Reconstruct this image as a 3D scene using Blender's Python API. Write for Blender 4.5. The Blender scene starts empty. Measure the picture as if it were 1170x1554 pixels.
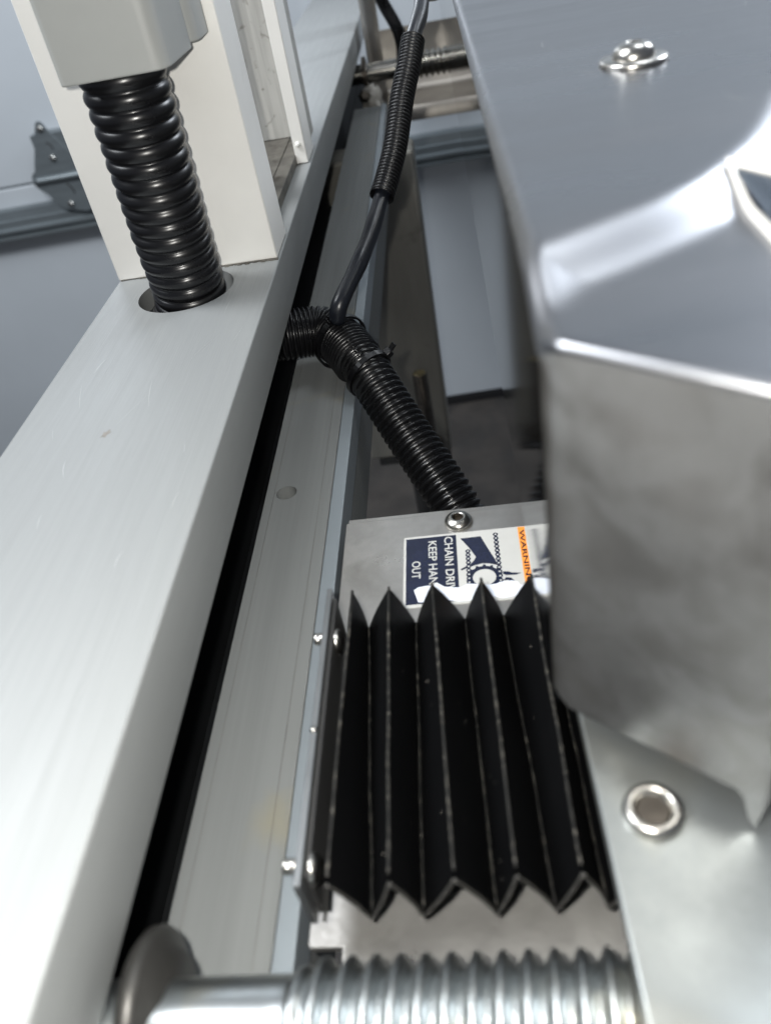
import bpy, bmesh, math, random
from mathutils import Vector, Matrix, noise
random.seed(7)
PI = math.pi
SC = bpy.context.scene
COL = SC.collection
OFF = Vector((0, 0, 0.95))      # the lens is 0.95 m above the floor; shapes below are measured from the lens

# ---------------------------------------------------------------- camera
R = ((0.9871, -0.1043, -0.1213), (0.0273, -0.6373, 0.7701), (-0.1576, -0.7635, -0.6263))
cam_d = bpy.data.cameras.new("camera")
cam = bpy.data.objects.new("camera", cam_d)
COL.objects.link(cam)
m = Matrix.Identity(4)
for i in range(3):
    m[i][0] = R[i][0]; m[i][1] = -R[i][1]; m[i][2] = -R[i][2]; m[i][3] = OFF[i]
cam.matrix_world = m
cam_d.sensor_fit = 'VERTICAL'; cam_d.sensor_height = 36; cam_d.sensor_width = 36
cam_d.lens = 36 * 1212 / 1554
cam_d.clip_start = 0.005; cam_d.clip_end = 50
cam_d.dof.use_dof = True
cam_d.dof.focus_distance = 0.35
cam_d.dof.aperture_fstop = 11.0
SC.camera = cam

# ---------------------------------------------------------------- light
w = bpy.data.worlds.new("World"); SC.world = w; w.use_nodes = True
bg = w.node_tree.nodes['Background']
bg.inputs[0].default_value = (0.68, 0.76, 0.92, 1); bg.inputs[1].default_value = 0.17

def lamp(name, kind, loc, energy, color, **kw):
    d = bpy.data.lights.new(name, kind); d.energy = energy; d.color = color
    o = bpy.data.objects.new(name, d); COL.objects.link(o); o.location = Vector(loc) + OFF
    for k, v in kw.items(): setattr(d, k, v)
    return o
flash = lamp("phone_flash", 'POINT', (-0.012, 0.006, 0.006), 3.4, (1.0, 0.975, 0.92), shadow_soft_size=0.003)
def aim(o, p): o.rotation_euler = (Vector(p) + OFF - o.location).to_track_quat('-Z', 'Y').to_euler()
ceil = lamp("ceiling_lamp", 'AREA', (0.46, 0.76, 1.25), 6.5, (0.9, 0.95, 1.0), shape='RECTANGLE', size=0.45, size_y=0.45)
left_lamp = lamp("left_ceiling_lamp", 'AREA', (-1.15, 0.15, 1.15), 20, (0.92, 0.96, 1.0), shape='RECTANGLE', size=0.7, size_y=0.9)
aim(left_lamp, (-0.1, 0.25, -0.14))
door_fill = lamp("unseen_door_fill", 'AREA', (-0.6, 0.35, 0.72), 12.5, (0.95, 0.97, 1.0), shape='RECTANGLE', size=0.6, size_y=0.3)  # unseen fill, added only to brighten the door
aim(door_fill, (-0.20, 1.5, -0.55))
side = lamp("crease_fill_light", 'AREA', (1.15, 1.30, 0.85), 16.0, (0.86, 0.92, 1.0), shape='RECTANGLE', size=0.5, size_y=0.5)  # unseen fill added so the cover's crease shows a bright band
aim(side, (0.05, 0.15, -0.05))

edge = lamp("edge_fill_light", 'AREA', (-0.42, 1.22, 0.33), 2.2, (0.86, 0.92, 1.0), shape='RECTANGLE', size=0.30, size_y=0.25)  # added out of view to give the cover's left edge a highlight
aim(edge, (0.01, 0.2, -0.05))

SC.view_settings.view_transform = 'Standard'; SC.view_settings.look = 'None'
SC.view_settings.exposure = 0; SC.view_settings.gamma = 1
SC.cycles.use_denoising = True
SC.cycles.max_bounces = 8
SC.cycles.sample_clamp_indirect = 6

# ---------------------------------------------------------------- materials
def mat(name, col, rough=0.5, metal=0.0, var=0.0, vscale=20.0, rvar=0.0, brush=None, bump=0.0, bscale=200.0,
        col2=None, stain=None, spec=None, aniso=0.0, coat=0.0, stretch=(1, 1, 1), detail=5):
    """procedural surface: tint variation, roughness variation, brushed grain, stains"""
    M = bpy.data.materials.new(name); M.use_nodes = True
    nt = M.node_tree; N = nt.nodes; L = nt.links
    b = N['Principled BSDF']
    b.inputs['Roughness'].default_value = rough; b.inputs['Metallic'].default_value = metal
    b.inputs['Base Color'].default_value = (*col, 1)
    if spec is not None: b.inputs['Specular IOR Level'].default_value = spec
    if coat: b.inputs['Coat Weight'].default_value = coat; b.inputs['Coat Roughness'].default_value = 0.15
    geo = N.new('ShaderNodeNewGeometry')
    mp = N.new('ShaderNodeMapping'); L.new(geo.outputs['Position'], mp.inputs[0]); mp.inputs['Scale'].default_value = stretch
    out = None
    if var or rvar or col2:
        n = N.new('ShaderNodeTexNoise'); n.inputs['Scale'].default_value = vscale; n.inputs['Detail'].default_value = detail
        n.inputs['Roughness'].default_value = 0.6
        L.new(mp.outputs[0], n.inputs['Vector'])
        r = N.new('ShaderNodeValToRGB'); L.new(n.outputs['Fac'], r.inputs[0])
        c2 = col2 if col2 else tuple(max(0, c * (1 - var)) for c in col)
        r.color_ramp.elements[0].position = 0.35; r.color_ramp.elements[0].color = (*c2, 1)
        r.color_ramp.elements[1].position = 0.65; r.color_ramp.elements[1].color = (*col, 1)
        out = r.outputs[0]
        if rvar:
            mr = N.new('ShaderNodeMapRange'); L.new(n.outputs['Fac'], mr.inputs[0])
            mr.inputs[1].default_value = 0.3; mr.inputs[2].default_value = 0.7
            mr.inputs[3].default_value = rough + rvar; mr.inputs[4].default_value = max(0.02, rough - rvar)
            L.new(mr.outputs[0], b.inputs['Roughness'])
    if stain:
        scol, sscale, lo, hi = stain
        n2 = N.new('ShaderNodeTexNoise'); n2.inputs['Scale'].default_value = sscale; n2.inputs['Detail'].default_value = 8
        n2.inputs['Distortion'].default_value = 0.6
        L.new(geo.outputs['Position'], n2.inputs['Vector'])
        r2 = N.new('ShaderNodeValToRGB'); L.new(n2.outputs['Fac'], r2.inputs[0])
        r2.color_ramp.elements[0].position = lo; r2.color_ramp.elements[0].color = (0, 0, 0, 1)
        r2.color_ramp.elements[1].position = hi; r2.color_ramp.elements[1].color = (1, 1, 1, 1)
        mx = N.new('ShaderNodeMix'); mx.data_type = 'RGBA'
        L.new(r2.outputs[0], mx.inputs['Factor'])
        if out: L.new(out, mx.inputs['A'])
        else: mx.inputs['A'].default_value = (*col, 1)
        mx.inputs['B'].default_value = (*scol, 1)
        out = mx.outputs['Result']
    if out: L.new(out, b.inputs['Base Color'])
    prev = None
    if brush:
        axis, bs, st = brush
        mp2 = N.new('ShaderNodeMapping'); L.new(geo.outputs['Position'], mp2.inputs[0])
        sc = [bs] * 3; sc[axis] = bs * 0.012; mp2.inputs['Scale'].default_value = sc
        n3 = N.new('ShaderNodeTexNoise'); n3.inputs['Scale'].default_value = 1.0; n3.inputs['Detail'].default_value = 4
        L.new(mp2.outputs[0], n3.inputs['Vector'])
        bp = N.new('ShaderNodeBump'); bp.inputs['Strength'].default_value = st; bp.inputs['Distance'].default_value = 0.0002
        L.new(n3.outputs['Fac'], bp.inputs['Height']); prev = bp
    if bump:
        n4 = N.new('ShaderNodeTexNoise'); n4.inputs['Scale'].default_value = bscale; n4.inputs['Detail'].default_value = 4
        L.new(geo.outputs['Position'], n4.inputs['Vector'])
        bp = N.new('ShaderNodeBump'); bp.inputs['Strength'].default_value = bump; bp.inputs['Distance'].default_value = 0.0005
        L.new(n4.outputs['Fac'], bp.inputs['Height'])
        if prev: L.new(prev.outputs[0], bp.inputs['Normal'])
        prev = bp
    if prev: L.new(prev.outputs[0], b.inputs['Normal'])
    return M

M = {}
M['anod'] = mat('anodised_aluminium', (0.245, 0.254, 0.252), 0.54, 0.25, var=0.06, vscale=60, stretch=(5, 0.25, 1), brush=(1, 1500, 0.55), rvar=0.04,
                stain=((0.215, 0.225, 0.225), 11, 0.6, 0.8))
M['post'] = mat('pale_post_aluminium', (0.88, 0.87, 0.83), 0.5, 0.15, var=0.05, vscale=18, brush=(2, 1300, 0.15),
                stain=((0.55, 0.53, 0.48), 22, 0.66, 0.85))
M['rail'] = mat('dull_extruded_aluminium', (0.195, 0.204, 0.202), 0.7, 0.1, var=0.12, vscale=30, brush=(1, 1200, 0.35), stretch=(6, 0.15, 1),
                stain=((0.22, 0.21, 0.165), 30, 0.6, 0.8), spec=0.12)
M['lip'] = mat('blue_grey_strip', (0.26, 0.295, 0.32), 0.45, 0.3, var=0.06, vscale=40)
M['dirtyrail'] = mat('grimy_aluminium', (0.15, 0.14, 0.12), 0.5, 0.4, var=0.4, vscale=60, brush=(1, 1500, 0.2), stain=((0.04, 0.033, 0.026), 90, 0.48, 0.7))
M['web'] = mat('worn_aluminium_web', (0.47, 0.465, 0.44), 0.55, 0.3, var=0.25, vscale=90, stretch=(3, 1, 0.15), brush=(2, 900, 0.3),
               stain=((0.14, 0.13, 0.105), 150, 0.6, 0.75))
M['housing'] = mat('grey_green_plastic', (0.33, 0.338, 0.325), 0.5, 0.0, var=0.05, vscale=25, bump=0.05, bscale=900)
M['black'] = mat('black_conduit_plastic', (0.006, 0.006, 0.007), 0.3, 0.0, var=0.3, vscale=60, rvar=0.06, stain=((0.02, 0.019, 0.017), 90, 0.66, 0.95), spec=0.5)
M['dusty'] = mat('dusty_conduit_plastic', (0.005, 0.005, 0.0055), 0.27, 0.0, rvar=0.08, vscale=80, stain=((0.03, 0.026, 0.018), 45, 0.66, 0.9), spec=0.5)
M['cable'] = mat('black_cable_jacket', (0.010, 0.012, 0.017), 0.36, 0.0, var=0.3, vscale=60, rvar=0.1, bump=0.1, bscale=300)
M['fabric'] = mat('black_bellows_cloth', (0.0022, 0.0023, 0.0026), 0.5, 0.0, rvar=0.06, vscale=40, brush=(0, 3500, 0.25), spec=0.09,
                  stain=((0.06, 0.055, 0.048), 620, 0.735, 0.76))
M['seam'] = mat('worn_fold_edge', (0.012, 0.012, 0.0115), 0.6, 0.0, var=0.6, vscale=260, stain=((0.075, 0.07, 0.06), 500, 0.5, 0.75), spec=0.2)
M['hem'] = mat('hem_highlight_tone', (0.035, 0.034, 0.031), 0.55, 0.0, var=0.5, vscale=300, spec=0.3)  # pale tone puts the hem's highlight into the colour
M['steel'] = mat('brushed_stainless', (0.38, 0.355, 0.32), 0.42, 1.0, var=0.15, vscale=25, rvar=0.06, brush=(0, 1600, 0.12))
M['plate'] = mat('scuffed_stainless_plate', (0.50, 0.49, 0.47), 0.36, 0.85, var=0.25, vscale=45, rvar=0.1, bump=0.12, bscale=500,
                 stain=((0.30, 0.29, 0.27), 40, 0.5, 0.75))
M['cover'] = mat('satin_stainless_cover', (0.31, 0.315, 0.33), 0.31, 1.0, var=0.12, vscale=35, rvar=0.07, bump=0.05, bscale=45, stretch=(0.3, 1, 1), stain=((0.34, 0.34, 0.36), 26, 0.66, 0.9))
M['coverfront'] = mat('smudged_stainless', (0.285, 0.287, 0.287), 0.44, 0.92, var=0.28, vscale=50, rvar=0.08, stretch=(1, 1, 0.5), stain=((0.185, 0.183, 0.18), 85, 0.44, 0.64), bump=0.25, bscale=90, brush=(2, 500, 0.2))
M['mirror'] = mat('polished_stainless_side', (0.50, 0.50, 0.48), 0.07, 1.0, var=0.15, vscale=30)
M['zinc'] = mat('zinc_plated_steel', (0.31, 0.33, 0.328), 0.38, 0.88, var=0.24, vscale=50, rvar=0.10, stain=((0.33, 0.33, 0.295), 25, 0.5, 0.8), bump=0.05, bscale=300)
M['chrome'] = mat('plated_lead_screw', (0.42, 0.445, 0.45), 0.34, 1.0, var=0.12, vscale=60, stain=((0.5, 0.46, 0.36), 70, 0.58, 0.85))
M['far_screw'] = mat('oiled_lead_screw', (0.33, 0.32, 0.29), 0.25, 1.0, var=0.3, vscale=60)
M['collar'] = mat('dark_grey_steel_collar', (0.07, 0.068, 0.064), 0.42, 0.7, var=0.3, vscale=60)
M['bolt'] = mat('bright_bolt_steel', (0.52, 0.505, 0.47), 0.27, 1.0, var=0.2, vscale=150, bump=0.1, bscale=700)
M['darkbolt'] = mat('oily_bolt_steel', (0.10, 0.088, 0.075), 0.4, 0.9, var=0.3, vscale=150, bump=0.3, bscale=400)
M['galv'] = mat('galvanised_strut', (0.20, 0.23, 0.245), 0.38, 0.5, var=0.2, vscale=30, stretch=(0.3, 1, 3))
M['door'] = mat('blue_grey_door_paint', (0.50, 0.54, 0.575), 0.5, 0.0, var=0.05, vscale=5, bump=0.1, bscale=160)
M['seal'] = mat('black_rubber_seal', (0.01, 0.01, 0.011), 0.6)
M['floor'] = mat('dark_oily_concrete', (0.045, 0.039, 0.034), 0.7, 0.0, var=0.45, vscale=14, bump=0.4, bscale=90, stain=((0.022, 0.021, 0.020), 9, 0.5, 0.7))
M['deep'] = mat('dark_painted_steel', (0.03, 0.03, 0.03), 0.6, 0.2, var=0.3, vscale=30)
M['gap_shade_black'] = mat('gap_shade_colour', (0.008, 0.009, 0.010), 0.7, 0.0, var=0.4, vscale=30, spec=0.2)  # near black stands in for the deep shade of the gap
M['strip'] = mat('grey_steel_strip', (0.20, 0.21, 0.215), 0.4, 0.8, var=0.2, vscale=60)
M['leg'] = mat('dull_stainless_leg', (0.32, 0.31, 0.275), 0.45, 0.5, var=0.25, vscale=12, rvar=0.08, stretch=(3, 3, 0.4), brush=(2, 700, 0.2),
               stain=((0.10, 0.095, 0.085), 18, 0.62, 0.8))
M['paper'] = mat('label_white_vinyl', (0.46, 0.46, 0.44), 0.32, 0.0, var=0.05, vscale=90)
M['navy'] = mat('label_navy_ink', (0.012, 0.016, 0.038), 0.22, 0.0, var=0.3, vscale=150)
M['ink2'] = mat('label_grey_ink', (0.055, 0.065, 0.085), 0.3, 0.0)
M['orange'] = mat('label_orange_ink', (0.78, 0.27, 0.045), 0.3)
M['pale_patch'] = mat('bluish_white_patch', (0.72, 0.76, 0.84), 0.3, 0.0, var=0.15, vscale=160, bump=0.5, bscale=500)
M['caulk'] = mat('pale_cast_bracket', (0.46, 0.44, 0.40), 0.6, 0.1, var=0.5, vscale=90, bump=0.4, bscale=200)
M['glass'] = mat('dark_display_glass', (0.03, 0.04, 0.055), 0.08, 0.0, spec=0.8)
M['bezel'] = mat('white_display_bezel', (0.72, 0.71, 0.68), 0.4)
M['speck'] = mat('brown_dirt_mark', (0.22, 0.20, 0.18), 0.7, 0.0, var=0.5, vscale=500)
M['scuff'] = mat('pale_scuff', (0.42, 0.43, 0.43), 0.5, 0.4)
M['dust'] = mat('pale_dust', (0.20, 0.185, 0.16), 0.8)
M['brass'] = mat('dull_brass', (0.35, 0.30, 0.18), 0.35, 0.9)

# ---------------------------------------------------------------- builders
BASE = {}
def thing(name, label, cat, base, group=None):
    o = bpy.data.objects.new(name, None); COL.objects.link(o)
    o.empty_display_size = 0.02
    o.location = Vector(base) + OFF; BASE[o.name] = Vector(base)
    o['label'] = label; o['category'] = cat
    if group: o['group'] = group
    return o

def obj(name, bm, material, parent=None, smooth=False, label=None, base=None, angle=None, bevel=0.0, kind=None):
    """links bm (lens-relative coordinates) as one mesh object, origin at base or at the parent's base"""
    b = Vector(base) if base is not None else (BASE[parent.name] if parent else Vector((0, 0, 0)))
    bmesh.ops.translate(bm, verts=bm.verts, vec=-b)
    me = bpy.data.meshes.new(name); bm.to_mesh(me); bm.free()
    if smooth:
        for p in me.polygons: p.use_smooth = True
    if angle is not None:
        for p in me.polygons: p.use_smooth = True
        me.set_sharp_from_angle(angle=math.radians(angle))
    me.materials.append(M[material])
    o = bpy.data.objects.new(name, me); COL.objects.link(o)
    if parent:
        o.parent = parent; o.location = b - BASE[parent.name]
    else:
        o.location = b + OFF
    BASE[o.name] = b
    if bevel:
        md = o.modifiers.new('bevel', 'BEVEL'); md.width = bevel; md.segments = 3; md.limit_method = 'ANGLE'; md.angle_limit = math.radians(40)
        md.harden_normals = False
        for p in me.polygons: p.use_smooth = True
        me.set_sharp_from_angle(angle=math.radians(35))
    if label: o['label'] = label
    if kind: o['kind'] = kind
    return o

def single(name, bm, material, label, cat, base, group=None, **kw):
    o = obj(name, bm, material, None, base=base, **kw)
    o['label'] = label; o['category'] = cat
    if group: o['group'] = group
    return o

def box(x0, x1, y0, y1, z0, z1, bm=None):
    bm = bm or bmesh.new()
    v = [bm.verts.new((x, y, z)) for x in (x0, x1) for y in (y0, y1) for z in (z0, z1)]
    for f in ((0, 1, 3, 2), (4, 6, 7, 5), (0, 4, 5, 1), (2, 3, 7, 6), (0, 2, 6, 4), (1, 5, 7, 3)):
        bm.faces.new([v[i] for i in f])
    return bm

def prism(pts, axis, a0, a1, bm=None):
    """extrude a closed 2-D outline along axis (0 x, 1 y, 2 z)"""
    bm = bm or bmesh.new()
    def P(p, a):
        q = list(p); q.insert(axis, a); return q
    A = [bm.verts.new(P(p, a0)) for p in pts]; B = [bm.verts.new(P(p, a1)) for p in pts]
    n = len(pts)
    fs = [bm.faces.new(A), bm.faces.new(B[::-1])]
    for i in range(n): fs.append(bm.faces.new([A[i], B[i], B[(i + 1) % n], A[(i + 1) % n]]))
    bmesh.ops.recalc_face_normals(bm, faces=bm.faces)
    return bm

def lathe(prof, origin, axis, n=32, bm=None, capped=True):
    """prof: (radius, distance along axis)"""
    bm = bm or bmesh.new()
    ax = Vector(axis).normalized(); q = Vector((0, 0, 1)).rotation_difference(ax); O = Vector(origin)
    rows = []
    for r, h in prof:
        rows.append([bm.verts.new(O + q @ Vector((r * math.cos(2 * PI * i / n), r * math.sin(2 * PI * i / n), h))) for i in range(n)])
    for a, b in zip(rows, rows[1:]):
        for i in range(n): bm.faces.new([a[i], a[(i + 1) % n], b[(i + 1) % n], b[i]])
    if capped:
        bm.faces.new(rows[0][::-1]); bm.faces.new(rows[-1])
    return bm

def ngon_prof(sides, r, h0, h1, origin, axis, bm=None, spin=0.0):
    return lathe([(r, h0), (r, h1)], origin, axis, n=sides, bm=bm)

def spline(pts, step):
    P = [Vector(p) for p in pts]
    P = [P[0] * 2 - P[1]] + P + [P[-1] * 2 - P[-2]]
    out = []
    for i in range(1, len(P) - 2):
        n = 40
        for k in range(n):
            t = k / n
            a, b, c, d = P[i - 1], P[i], P[i + 1], P[i + 2]
            out.append(0.5 * ((2 * b) + (c - a) * t + (2 * a - 5 * b + 4 * c - d) * t * t + (3 * b - a - 3 * c + d) * t ** 3))
    out.append(P[-2].copy())
    res = [out[0]]; s = 0.0
    acc = 0.0; target = step
    for a, b in zip(out, out[1:]):
        l = (b - a).length
        while acc + l >= target and l > 0:
            res.append(a.lerp(b, (target - acc) / l)); target += step
        acc += l
    return res

def tube(pts, step, rad, n=24, bm=None, cap=True, helix=0.0):
    """sweep; rad(s, theta) gives the radius at arc length s"""
    bm = bm or bmesh.new()
    path = spline(pts, step)
    T = [(path[min(i + 1, len(path) - 1)] - path[max(i - 1, 0)]).normalized() for i in range(len(path))]
    up = Vector((0, 0, 1)) if abs(T[0].z) < 0.9 else Vector((0, 1, 0))
    nrm = (up - T[0] * up.dot(T[0])).normalized()
    rows = []
    for i, (p, t) in enumerate(zip(path, T)):
        if i: nrm = (nrm - t * nrm.dot(t)).normalized()
        bn = t.cross(nrm)
        row = []
        for k in range(n):
            th = 2 * PI * k / n
            r = rad(i * step, th) if callable(rad) else rad
            row.append(bm.verts.new(p + (nrm * math.cos(th) + bn * math.sin(th)) * r))
        rows.append(row)
    for a, b in zip(rows, rows[1:]):
        for k in range(n): bm.faces.new([a[k], a[(k + 1) % n], b[(k + 1) % n], b[k]])
    if cap:
        bm.faces.new(rows[0][::-1]); bm.faces.new(rows[-1])
    return bm

def ring_profile(pitch, ro, ri, sharp=0.5, jit=0.0):
    def f(s, th):
        x = (s / pitch) % 1.0
        c = 0.5 - 0.5 * math.cos(2 * PI * x)
        c = c ** sharp
        k = int(s / pitch)
        j = 1 + jit * math.sin(k * 12.9898) * math.cos(th + k * 3.1)
        return (ri + (ro - ri) * c) * j
    return f

def cut(o, cutter_bm):
    """boolean difference baked into the mesh; cutter in lens-relative coordinates"""
    bmesh.ops.recalc_face_normals(cutter_bm, faces=cutter_bm.faces)
    me = bpy.data.meshes.new('cutter'); cutter_bm.to_mesh(me); cutter_bm.free()
    c = bpy.data.objects.new('cutter', me); COL.objects.link(c); c.location = OFF
    md = o.modifiers.new('cut', 'BOOLEAN'); md.object = c; md.operation = 'DIFFERENCE'; md.solver = 'EXACT'
    bpy.context.view_layer.update()
    dg = bpy.context.evaluated_depsgraph_get()
    new = bpy.data.meshes.new_from_object(o.evaluated_get(dg))
    o.modifiers.clear(); o.data = new
    for p in new.polygons: p.use_smooth = True
    new.set_sharp_from_angle(angle=math.radians(35))
    bpy.data.objects.remove(c)
    return o

def socket_dome(prefix, parent, centre, axis, r, h, sock, material='bolt', washer=None, hexa=True, depth=None):
    """button head with a recessed hex socket, as a lathe with an inner step"""
    depth = depth or h * 0.6
    prof = [(r * 0.96, 0), (r, h * 0.12)]
    for i in range(1, 8):
        a = i / 8 * PI / 2
        rr = r * math.cos(a)
        if rr < sock * 1.25: break
        prof.append((rr, h * 0.12 + h * 0.88 * math.sin(a)))
    top = prof[-1][1]
    prof += [(sock * 1.2, top + h * 0.03), (sock, top - h * 0.05)]
    bm = lathe(prof, centre, axis, 36, capped=False)
    q = Vector((0, 0, 1)).rotation_difference(Vector(axis).normalized()); O = Vector(centre)
    head = obj(prefix, bm, material, parent, smooth=True, base=centre)
    b2 = bmesh.new()
    lathe([(sock * 1.02, top - h * 0.06), (sock * 0.98, top - depth)], O, axis, 6 if hexa else 24, b2, capped=False)
    b2.faces.new([v for v in b2.verts][-(6 if hexa else 24):])
    lathe([(sock * 1.02, top - h * 0.055), (sock * 0.9, top - h * 0.075)], O, axis, 36, b2, capped=False)
    s = obj('socket', b2, 'darkbolt' if material != 'zinc' else material, head, base=centre)
    return head

# ================================================================ THE SETTING
bm = bmesh.new()
v = [bm.verts.new(p) for p in ((-4, -3, -0.95), (4, -3, -0.95), (4, 4, -0.95), (-4, 4, -0.95))]
bm.faces.new(v)
fl = obj('floor', bm, 'floor'); fl['kind'] = 'structure'

def dp(x, z, d): return (x, 1.525 + 0.065 * x - d, z)
def door_box(x0, x1, z0, z1, d0, d1, bm=None):
    bm = bm or bmesh.new()
    v = [bm.verts.new(dp(x, z, d)) for x in (x0, x1) for d in (d0, d1) for z in (z0, z1)]
    for f in ((0, 1, 3, 2), (4, 6, 7, 5), (0, 4, 5, 1), (2, 3, 7, 6), (0, 2, 6, 4), (1, 5, 7, 3)):
        bm.faces.new([v[i] for i in f])
    bmesh.ops.recalc_face_normals(bm, faces=bm.faces)
    return bm
door = thing('garage_door', 'blue grey sectional garage door closing off the back, behind the machine', 'garage door', (0, 1.525, -0.94))
zs = [-0.932, -0.352, 0.23, 0.81, 1.39]
for i in range(4):
    obj('door_section', door_box(-2.4, 2.4, zs[i] + 0.0012, zs[i + 1] - 0.0012, -0.03, 0.0), 'door', door, bevel=0.003)
    obj('section_joint', door_box(-2.4, 2.4, zs[i + 1] - 0.004, zs[i + 1] + 0.004, -0.028, -0.004), 'galv', door)
obj('bottom_seal', door_box(-2.4, 2.4, -0.949, -0.933, -0.03, 0.004), 'seal', door)
# horizontal reinforcement strut: folded galvanised profile
def strut(z1, z0):
    H = z1 - z0
    pr = [(0, z1), (0.018, z1 - 0.002), (0.020, z1 - H * 0.35), (0.024, z1 - H * 0.40), (0.024, z0 + 0.016), (0.030, z0 + 0.013),
          (0.030, z0 + 0.008), (0.022, z0 + 0.006), (0.022, z0 + 0.003), (0.032, z0 + 0.001), (0.032, z0 - 0.003), (0, z0 - 0.003)]
    bm = bmesh.new()
    A = [bm.verts.new(dp(-2.4, z, d + 0.001)) for d, z in pr]; B = [bm.verts.new(dp(2.4, z, d + 0.001)) for d, z in pr]
    n = len(pr)
    bm.faces.new(A); bm.faces.new(B[::-1])
    for i in range(n): bm.faces.new([A[i], B[i], B[(i + 1) % n], A[(i + 1) % n]])
    bmesh.ops.recalc_face_normals(bm, faces=bm.faces)
    return bm
obj('reinforcement_strut', strut(-0.385, -0.430), 'galv', door)
obj('reinforcement_strut', strut(0.76, 0.71), 'galv', door)
# hinge on the joint, its right half behind the front post
hx = [(-0.6814, -0.2511), (-0.6759, -0.2483), (-0.6708, -0.2506), (-0.6640, -0.2650), (-0.6500, -0.290), (-0.633, -0.317), (-0.61, -0.335),
      (-0.605, -0.36), (-0.62, -0.395), (-0.650, -0.405), (-0.6898, -0.3936), (-0.7001, -0.3811), (-0.7067, -0.3668), (-0.7178, -0.3568), (-0.724, -0.3475),
      (-0.7249, -0.3356), (-0.7212, -0.3291), (-0.7151, -0.3254), (-0.7077, -0.3081)]
bm = bmesh.new()
A = [bm.verts.new(dp(x, z, 0.0335)) for x, z in hx]; B = [bm.verts.new(dp(x, z, 0.0355)) for x, z in hx]
bm.faces.new(A); bm.faces.new(B[::-1])
for i in range(len(hx)): bm.faces.new([A[i], B[i], B[(i + 1) % len(hx)], A[(i + 1) % len(hx)]])
bmesh.ops.recalc_face_normals(bm, faces=bm.faces)
hinge = obj('hinge', bm, 'galv', door, bevel=0.0006)
obj('knuckle', tube([dp(-0.722, -0.341, 0.037), dp(-0.67, -0.341, 0.037), dp(-0.61, -0.341, 0.037)], 0.01, 0.006, 14), 'galv', hinge, smooth=True)
obj('hinge_spacer', door_box(-0.70, -0.62, -0.375, -0.27, 0.0005, 0.033), 'galv', hinge)
for x, z in ((-0.6763, -0.2602), (-0.6740, -0.3079), (-0.6740, -0.3865)):
    p = dp(x, z, 0.0355)
    obj('hinge_screw', lathe([(0.0055, 0), (0.0055, 0.003), (0.004, 0.0055), (0.001, 0.0062)], p, (0, -1, 0), 6), 'bolt', hinge)
for (xa, za, xb, zb) in ((-0.675, -0.282, -0.667, -0.296), (-0.668, -0.352, -0.66, -0.372)):
    obj('stamped_slot', tube([dp(xa, za, 0.0357), dp((xa + xb) / 2 + .002, (za + zb) / 2, 0.0357), dp(xb, zb, 0.0357)], 0.003, 0.0012, 8), 'deep', hinge, smooth=True)

# ================================================================ THE LEFT FRAME
beam = obj('aluminium_beam', box(-0.1628, -0.0825, -0.12, 1.40, -0.1622, -0.137), 'anod', None, base=(-0.12, 0.3, -0.162), bevel=0.0009)
beam['label'] = 'wide satin aluminium beam running from the lower left corner, with a round hose hole'; beam['category'] = 'beam'
cut(beam, lathe([(0.0222, -0.2), (0.0222, -0.1)], (-0.1236, 0.3435, 0), (0, 0, 1), 64))
sb = bmesh.new()
vs = []
for i in range(14):
    a = 2 * PI * i / 14; q = 1 + 0.35 * math.sin(i * 2.3)
    vs.append(sb.verts.new((-0.1258 + 0.0013 * q * math.cos(a) + 0.0006 * math.sin(a), 0.2270 + 0.0022 * q * math.sin(a), -0.13696)))
sb.faces.new(vs); bmesh.ops.recalc_face_normals(sb, faces=sb.faces)
obj('dirt_speck', sb, 'speck', beam)
post = obj('front_post', box(-0.1626, -0.0835, 0.366, 0.398, -0.1368, 0.16), 'post', None, base=(-0.123, 0.38, -0.137), bevel=0.0007)
post['label'] = 'pale aluminium upright post standing on the beam behind the thick black hose'; post['category'] = 'post'
# grime line under the post
g = bmesh.new()
for i in range(40):
    x = -0.1615 + i * 0.00195 + random.uniform(-.0005, .0005); wd = random.uniform(0.0003, 0.0014); dd = random.uniform(0.0003, 0.0022) * (1.0 if x > -0.112 else 0.35)
    box(x, x + 0.0021, 0.3662 - dd, 0.3662, -0.13705, -0.1368 + wd * 0.15, g)
obj('grime_line', g, 'dirtyrail', post, kind='stuff')

rear = thing('rear_post', 'worn channel post farther back on the beam with stained web and narrow white flange', 'post', (-0.1, 0.53, -0.137))
obj('web', box(-0.1626, -0.0905, 0.5600, 0.566, -0.1309, 0.16), 'web', rear, bevel=0.0004)
obj('flange', box(-0.0915, -0.0842, 0.5165, 0.547, -0.1366, 0.16), 'post', rear, bevel=0.0005)
obj('flange_return', box(-0.0900, -0.0848, 0.5472, 0.566, -0.1306, 0.16), 'web', rear)
obj('rivet', lathe([(0.0017, 0), (0.0015, 0.0006), (0.0008, 0.001)], (-0.0883, 0.5163, -0.1255), (0, -1, 0), 16), 'post', rear, smooth=True)
foot = thing('post_base_plate', 'grimy flat base plate with a seam lying on the beam between the two posts', 'plate', (-0.11, 0.45, -0.137))
obj('plate_half', box(-0.1620, -0.1000, 0.399, 0.5625, -0.1368, -0.1312), 'dirtyrail', foot, bevel=0.0004)
obj('plate_half', box(-0.0995, -0.0912, 0.399, 0.5625, -0.1368, -0.1312), 'dirtyrail', foot, bevel=0.0004)

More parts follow.
